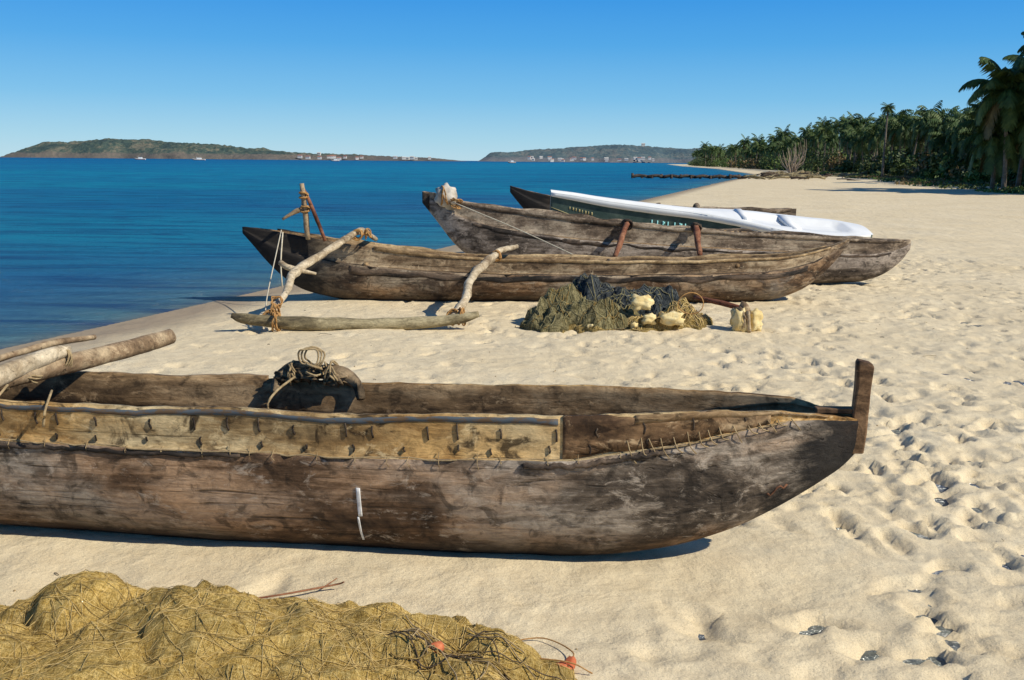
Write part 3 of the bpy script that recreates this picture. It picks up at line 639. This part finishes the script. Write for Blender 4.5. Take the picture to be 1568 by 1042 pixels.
for i,(c,r,s3) in enumerate([((1.33,10.15,.27),.10,(1.1,.8,.8)),((1.63,10.05,.13),.105,(1.2,.7,.7)),((1.40,10.05,.12),.07,(1,.8,.8)),((1.25,10.05,.05),.04,(1,1,1)),((.80,10.05,.04),.04,(1,1,.8)),((.55,10.08,.03),.03,(1,1,.8))]):
    mb.add(*blob(c,r,i+3,.6,2.0,3,s3,.9))
mb.obj('foam_floats',[M_foam],NP)
mb=MB(); P=[(1.83+.13*math.cos(a),10.12+.02*math.sin(a*2),.28+.11*math.sin(a)) for a in np.linspace(0,6.3,18)]; mb.add(*tube(P,.006,5,3)); mb.obj('net_ring',[M_orope],NP)
mb=MB(); mb.add(*tube([(1.95,10.6,.28),(2.2,10.35,.25),(2.44,10.15,.21)],[.022,.030,.026],8,4,.3)); mb.obj('weathered_pole',[M_red],NP)
ST=empty('wooden_anchor_block',(2.40,10.12,0),(0,0,.3)); mb=MB()
mb.add(*blob((-.07,0,.11),.115,2,.5,2.2,3,(.75,.8,1.15),.95)); mb.add(*blob((.11,0,.10),.105,5,.5,2.2,3,(.75,.8,1.15),.95)); mb.obj('blocks',[M_foam],ST)
mb=MB(); mb.add(*helix((-.07,0,.13),(1,0,.1),.11,2,.05,.007,.1)); mb.add(*blob((-.02,0,.24),.05,9,.6,2,2,(1,1,1.3))); mb.add(*tube([(-.03,-.09,.22),(-.02,-.10,.1),(.0,-.09,.0)],.022,7,3,.4)); mb.obj('lashing',[M_log2],ST)

mb=MB(); mb.add(*tube([(-1.10,3.60,.012),(-.9,3.66,.02),(-.70,3.735,.03),(-.66,3.73,.045)],[.003,.004,.004,.003],6,4,.3)); mb.add(*tube([(-.75,3.72,.02),(-.70,3.80,.03)],[.003,.002],5,3)); mb.obj('driftwood_stick',[M_red])
mb=MB()
for k in range(380):
    px=random.uniform(-3,9);py=2.6+14*random.random()**1.3
    if not free(px,py) or shore_d(px,py)<1: continue
    j=np.searchsorted(ys,py);i=np.searchsorted(xs,px); z=Z[j,i]
    if random.random()<.6:
        a=random.uniform(0,6.3);L=random.uniform(.01,.05) if random.random()<.95 else .14; mb.add(*tube([(px,py,z+.004),(px+math.cos(a)*L*.5,py+math.sin(a)*L*.5,z+.007),(px+math.cos(a)*L,py+math.sin(a)*L,z+.004)],random.uniform(.0015,.003),4,2),random.choice([0,1]))
    else: mb.add(*blob((px,py,z+.003),random.uniform(.003,.008),k,.4,2,1,(1,1,.6)),random.choice([1,2]))
mb.obj('beach_litter',[M_dark,M_rope,M_prope],smooth=False)

# ------------------------------------------------------------------ vegetation
def leafmat(name,c1,c2,c3,sc=.6):
    t=NT(name,.6); v=t.mp(); n=t.noise(v,sc,5,0,.6)
    n2=t.noise(v,sc*7,3,0,.6)
    c=t.ramp(t.math('ADD',t.math('MULTIPLY',n,.6),t.math('MULTIPLY',n2,.4)),[(.35,c1),(.5,c2),(.66,c3)]); t.col(c)
    t.b.inputs['Specular IOR Level'].default_value=.3
    return t.m
M_palm=leafmat('palm_leaf',(.018,.042,.010),(.048,.09,.020),(.13,.16,.04)); M_bush=leafmat('bush_leaf',(.02,.04,.012),(.05,.085,.022),(.12,.13,.04),.35)
M_dry=leafmat('dry_scrub_leaf',(.09,.06,.025),(.17,.12,.05),(.27,.21,.09),.6); M_green=leafmat('creeper_leaf',(.05,.10,.02),(.10,.17,.035),(.2,.24,.08),.6)
M_pdry=leafmat('dry_palm_leaf',(.05,.045,.015),(.11,.09,.035),(.19,.15,.06),.6)
M_trunk=plain('palm_trunk',(.10,.08,.06),(.25,.21,.16),3,.9,.03,6)
def palm(h,crown=2.6,nf=24,nl=16,lean=.6,seed=0,wid=.022):
    rs=random.Random(seed); V=[];F=[];M=[]
    a=rs.uniform(0,6.28); tx,ty=math.cos(a)*lean,math.sin(a)*lean
    tv,tf=tube([(0,0,-.3),(tx*.25,ty*.25,h*.33),(tx*.6,ty*.6,h*.66),(tx,ty,h)],[.17,.13,.11,.10],7,4,.15)
    V+= [tuple(v) for v in tv];F+=tf;M+=[0]*len(tf)
    top=Vector((tx,ty,h))
    for i in range(nf):
        az=i*2.39996+rs.uniform(-.3,.3); e=math.radians(80-118*(i/nf)**.8+rs.uniform(-10,10)); L=crown*rs.uniform(.8,1.12)
        mi=2 if e<math.radians(-28) and rs.random()<.35 else 1
        p=top.copy(); pts=[p.copy()]; ee=e; st=L/10
        for k in range(10):
            d=Vector((math.cos(az)*math.cos(ee),math.sin(az)*math.cos(ee),math.sin(ee))); p=p+d*st; pts.append(p.copy()); ee-=math.radians(5+8*k/5)*(.6+.5*math.cos(e))
            if ee<-1.5: ee=-1.5
        side=Vector((-math.sin(az),math.cos(az),0))
        for k in range(10):
            o=len(V); q=.02
            V+= [tuple(pts[k]-side*q),tuple(pts[k]+side*q),tuple(pts[k+1]+side*q*.7),tuple(pts[k+1]-side*q*.7)]; F.append((o,o+1,o+2,o+3)); M.append(mi)
        for j in range(nl):
            u=.12+.86*j/(nl-1); kk=min(9,int(u*10)); fr=u*10-kk; c=pts[kk].lerp(pts[kk+1],fr); tan=(pts[kk+1]-pts[kk]).normalized()
            ll=crown*.30*math.sin(math.pi*min(1,.12+u*.86))**.6*rs.uniform(.8,1.15)
            for sd in (-1,1):
                d=(side*sd*.75+tan*.45+Vector((0,0,-.55-rs.uniform(0,.4)))).normalized(); wv=tan*(crown*wid)
                o=len(V); m_=c+d*ll*.5+Vector((0,0,.02)); e_=c+d*ll+Vector((0,0,-.06*ll))
                V+= [tuple(c-wv*.6),tuple(c+wv*.6),tuple(m_+wv),tuple(e_),tuple(m_-wv)]; F.append((o,o+1,o+2,o+3,o+4)); M.append(mi)
    return V,F,M
def obj_from(name,V,F,M,mats,loc=(0,0,0)):
    me=bpy.data.meshes.new(name); me.from_pydata(V,[],F)
    for m in mats: me.materials.append(m)
    me.polygons.foreach_set('material_index',M); me.update(); ob=bpy.data.objects.new(name,me); ob.location=loc; scene.collection.objects.link(ob); return ob
for i,(x,y,hz,cr) in enumerate([(31.2,59,8.2,3.3),(30.2,62,6.2,3.1),(33.0,60,9.6,3.4),(31.2,57,4.6,3.2),(33.0,66,7.4,3.2),(32.2,58,6.6,3.4),(30.4,64,3.6,2.8),(32.0,61,5.4,3.4),(33.8,63,4.6,3.0)]):
    V,F,M=palm(hz-.2,cr,38,32,.6,100+i); obj_from('coconut_palm_tree',V,F,M,[M_trunk,M_palm,M_pdry],(x,y,gz(x,y)))
V,F,M=palm(8.2,1.15,36,12,.2,222); obj_from('palmyra_palm_tree',V,F,M,[M_trunk,M_palm,M_pdry],(44.2,121,gz(44,121)))
TLy=[60,80,118,195,300,500,800]; TLx=[35.0,39.0,47.0,60,72,92,140]
var=[palm(7,2.8,24,11,random.uniform(.3,1.2),300+i,.034) for i in range(6)]
varN=[(np.array(v[0]),v[1],v[2]) for v in var]
GV=[];GF=[];GM=[];off=0
def addinst(Vn,F,M,x,y,z,s,sz,rot):
    global off
    c,s_=math.cos(rot),math.sin(rot); A_=Vn.copy(); X_=A_[:,0]*c-A_[:,1]*s_; Y_=A_[:,0]*s_+A_[:,1]*c
    zz=np.where(A_[:,2]<5.0,A_[:,2]*((7*sz-2*s)/5.0),(7*sz-2*s)+(A_[:,2]-5.0)*s)
    GV.append(np.stack([X_*s+x,Y_*s+y,zz+z],-1)); GF.extend([tuple(i+off for i in f) for f in F]); GM.extend(M); off+=len(Vn)
for k in range(320):
    u=random.random()**1.1
    y=64*(800/64)**(u); x=np.interp(y,TLy,TLx)+.8+random.uniform(0,1)**1.7*(9+y*.10)
    h=np.interp(y,[60,100,125,170,200,260,300,500,800],[5.4,6.2,6.8,8.2,9.4,8.6,7.8,9.4,11])*random.uniform(.62,1.05)
    v_=random.choice(varN); s=1.0 if y<250 else 1.25
    addinst(v_[0],v_[1],v_[2],x,y,gz(x,y),s*random.uniform(.85,1.12),h/7,random.uniform(0,6.3))
me=obj_from('palm_grove',np.concatenate(GV).tolist(),GF,GM,[M_trunk,M_palm,M_pdry])
def leafclumps(name,clumps,nper,size,mats):
    Vs=[];Ms=[]
    for (x,y,z,rx,rz,mi) in clumps:
        nl=7; cen=RS.uniform(-1,1,(nl,3))*np.array([.65,.65,.5]); cen[:,2]=np.abs(cen[:,2])*1.1+.15; rad=RS.uniform(.28,.6,nl)
        li=RS.randint(0,nl,nper); d=RS.normal(size=(nper,3)); d/=np.linalg.norm(d,axis=1)[:,None]
        r=rad[li]*RS.uniform(.55,1.05,nper); P=cen[li]+d*r[:,None]
        P=P*np.array([rx,rx,rz])+np.array([x,y,z]); P[:,2]=np.maximum(P[:,2],z+.02)
        a=RS.normal(size=(nper,3)); a/=np.linalg.norm(a,axis=1)[:,None]; b=np.cross(a,RS.normal(size=(nper,3))); b/=np.linalg.norm(b,axis=1)[:,None]
        s=size*RS.uniform(.5,1.3,nper)[:,None]*(rx**.3)
        Vs.append(np.stack([P-a*s,P+b*s*.45,P+a*s,P-b*s*.45],1).reshape(-1,3)); Ms+=[mi]*nper
    V=np.concatenate(Vs); n=len(V)//4; F=np.arange(n*4).reshape(-1,4).tolist()
    return obj_from(name,V.tolist(),F,Ms,mats)
cl=[]
for k in range(290):
    y=60*(700/60)**(random.random()**1.15); x=np.interp(y,TLy,TLx)+random.uniform(-1,1)*.6+random.random()**1.5*(6+y*.05)
    h=random.uniform(1.0,3.4)*(1 if y<150 else 1.5); cl.append((x,y,gz(x,y),random.uniform(1.4,2.9)*(1 if y<200 else 1.9),h,random.choice([0,0,0,0,0,1,2])))
leafclumps('shrub_undergrowth',cl,430,.24,[M_bush,M_dry,M_green])
cl=[]
for k in range(95):
    y=75*(700/75)**random.random(); x=np.interp(y,TLy,TLx)+random.uniform(3,10+y*.06); cl.append((x,y,gz(x,y)+random.uniform(.8,2.4),random.uniform(2.5,4.5),random.uniform(2.2,3.6)*(1 if y>140 else .75),0))
leafclumps('distant_trees',cl,750,.34,[M_bush,M_dry,M_green])
cl=[]
for k in range(190):
    y=random.uniform(58,190); x=np.interp(y,TLy,TLx)-random.random()**1.6*6; cl.append((x,y,gz(x,y),random.uniform(.6,2.2),random.uniform(.12,.45),random.choice([2,2,1,2,0,1])))
leafclumps('beach_creeper',cl,170,.12,[M_bush,M_dry,M_green])

mb=MB()
for k in range(26):
    a=random.uniform(-1.0,1.0); L=random.uniform(2.4,5.2); dy=random.uniform(-.8,.8)
    p0=(random.uniform(-.4,.4),dy*.3,-.1); p1=(p0[0]+math.sin(a)*L*.25,dy,L*.3*math.cos(a*.7)); p2=(p1[0]+math.sin(a*1.3+.3)*L*.25,dy*1.4,p1[2]+L*.33*math.cos(a)); p3=(p2[0]+math.sin(a*.3-.2)*L*.3,dy*1.5,p2[2]+L*.32)
    mb.add(*tube([p0,p1,p2,p3],[.11,.07,.045,.015],5,3,.2))
o=mb.obj('dead_tree',[plain('bleached_bark',(.28,.21,.15),(.42,.34,.26),3)]); o.location=(46.5,168,gz(46,168)); o.scale=(1.05,1.05,1.2)
mb=MB()
for k in range(120):
    y=random.uniform(105,150); x=np.interp(y,SY,SX)+random.uniform(1,9)*(1 if random.random()<.8 else 1.5); a=random.uniform(-.5,.5); L=random.uniform(.5,2.4); z=gz(x,y)+random.uniform(.0,.4)
    mb.add(*tube([(x,y,z),(x+L*.5*math.cos(a),y+L*.5*math.sin(a),z+random.uniform(-.1,.25)),(x+L*math.cos(a),y+L*math.sin(a),z+random.uniform(-.2,.4))],random.uniform(.04,.13),5,2,.3),random.choice([0,1,1]))
mb.obj('driftwood_pile',[M_dark,M_float])
mb=MB()
for k in range(40):
    x=13.2+k*.36; y=112+.2*math.sin(k)
    if k%3==0: mb.add(*tube([(x,y,-.6),(x,y,.36+random.uniform(-.08,.14))],.15,7,2,.2))
for k in range(8): mb.add(*tube([(13.1+k*1.75,112,.10),(14+k*1.75,112,.24),(14.9+k*1.75,112.1,.14)],.18,7,3,.3))
mb.obj('timber_groyne',[M_dark])

# ------------------------------------------------------------------ headlands
def hillmat(name,haze_tint):
    t=NT(name,.95); v=t.mp(); n=t.noise(v,.014,7,.4,.7); n2=t.noise(v,.10,6,0,.75); X_=t.sep(t.tc.outputs['Object'])
    c=t.ramp(t.math('ADD',t.math('MULTIPLY',n,.5),t.math('MULTIPLY',n2,.5)),[(.42,(.012,.028,.014)),(.5,(.05,.075,.034)),(.58,(.19,.155,.085))])
    z=t.math('ADD',X_[2],t.math('MULTIPLY',n,-22)); c=t.mix(t.ramp(t.math('MULTIPLY',z,.05),[(.0,.6),(.22,0)]),c,(.18,.12,.08))
    c=t.mix(haze_tint,c,(.16,.26,.38)); t.col(c); t.bump(n2,.8,6); return t.m  # distance haze painted into the base colour as a blue tint
def ridge(name,px,ph,y0,depth,mat,seed,rough=4):
    xs_=np.linspace(px[0],px[-1],520); v=np.linspace(0,1,46); XX,VV=np.meshgrid(xs_,v); H=np.interp(xs_,px,ph)
    prof=np.interp(v,[0,.04,.12,.3,.55,1],[-.05,.2,.45,.8,1,.3])
    ZZ=H[None,:]*prof[:,None]+(rough*fbm(XX/60+seed,VV*9,4)+rough*.8*vnoise(XX/7,VV*60+seed))*np.clip(H[None,:]/14,0,1)*np.clip(prof[:,None]*1.4,0,1)
    YY=y0+VV*depth+30*fbm(XX/120+seed,VV*2,3)*(1-VV)
    return gridmesh(name,XX,YY,ZZ-.3,mat,{})
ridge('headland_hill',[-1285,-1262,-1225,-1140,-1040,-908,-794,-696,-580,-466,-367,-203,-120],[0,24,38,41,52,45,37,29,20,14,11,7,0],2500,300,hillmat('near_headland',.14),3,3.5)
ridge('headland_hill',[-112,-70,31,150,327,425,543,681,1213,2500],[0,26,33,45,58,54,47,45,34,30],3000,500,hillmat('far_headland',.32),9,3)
M_wall=plain('white_plaster',(.5,.48,.44),(.66,.64,.6),.2); M_roof=plain('red_tile_roof',(.3,.12,.08),(.4,.19,.13),.3); M_win=plain('dark_window',(.03,.03,.04),(.05,.05,.06),1)
def house(x,y,z,w_,d_,h_):
    e=empty('white_house',(x,y,z),(0,0,random.uniform(-.3,.3)))
    mb=MB(); mb.add(*box((0,0,h_/2-1),(w_,d_,h_+2))); mb.obj('walls',[M_wall],e,False)
    mb=MB(); V=[(-w_/2-.4,-d_/2-.4,h_+.01),(w_/2+.4,-d_/2-.4,h_+.01),(w_/2+.4,d_/2+.4,h_+.01),(-w_/2-.4,d_/2+.4,h_+.01),(-w_/2,0,h_+1.7),(w_/2,0,h_+1.7)]
    mb.add(V,[(0,1,5,4),(2,3,4,5),(0,4,3),(1,2,5),(3,2,1,0)]); mb.obj('roof',[M_roof if random.random()<.5 else M_wall],e,False)
    mb=MB()
    for k in range(int(w_//3)): mb.add(*box((-w_/2+1.8+k*3,-d_/2-.05,h_*.55),(1.2,.12,1.4)))
    mb.obj('windows',[M_win],e,False)
for (x,n_) in [(-500,2),(-470,3),(-420,3),(-360,2),(-290,3),(-235,3)]:
    for k in range(n_): house(x+random.uniform(-30,30)*1.2,2510+random.uniform(-30,10),2+random.uniform(0,5),random.uniform(6,11),6,random.uniform(3,5))
house(-500,2600,13,9,6,5)
for k in range(30):
    x=random.uniform(40,430); house(x,2980+random.uniform(-10,30),random.uniform(2,12),random.uniform(6,13),7,random.uniform(3,6))
house(420,3290,54,12,8,7)
def skiff(x,y,L):
    e=empty('motor_boat',(x,y,WZ)); h=Hull([(0,.5,1.5,.05),(L*.2,-.2,1.2,L*.10),(L*.6,-.3,1.0,L*.12),(L,.0,1.1,L*.08)],1,seed=3,amp=0); h.build('hull',[M_roof,M_white,M_white],e,14)
    mb=MB(); mb.add(*box((L*.55,0,1.6),(L*.35,L*.15,1.4),0,.85)); mb.add(*tube([(L*.35,0,1),(L*.35,0,3.2)],.08,5,2)); mb.obj('cabin',[M_white],e,False)
skiff(-375,1000,11); skiff(-318,1000,13); skiff(-190,1050,9); skiff(-5,900,7)
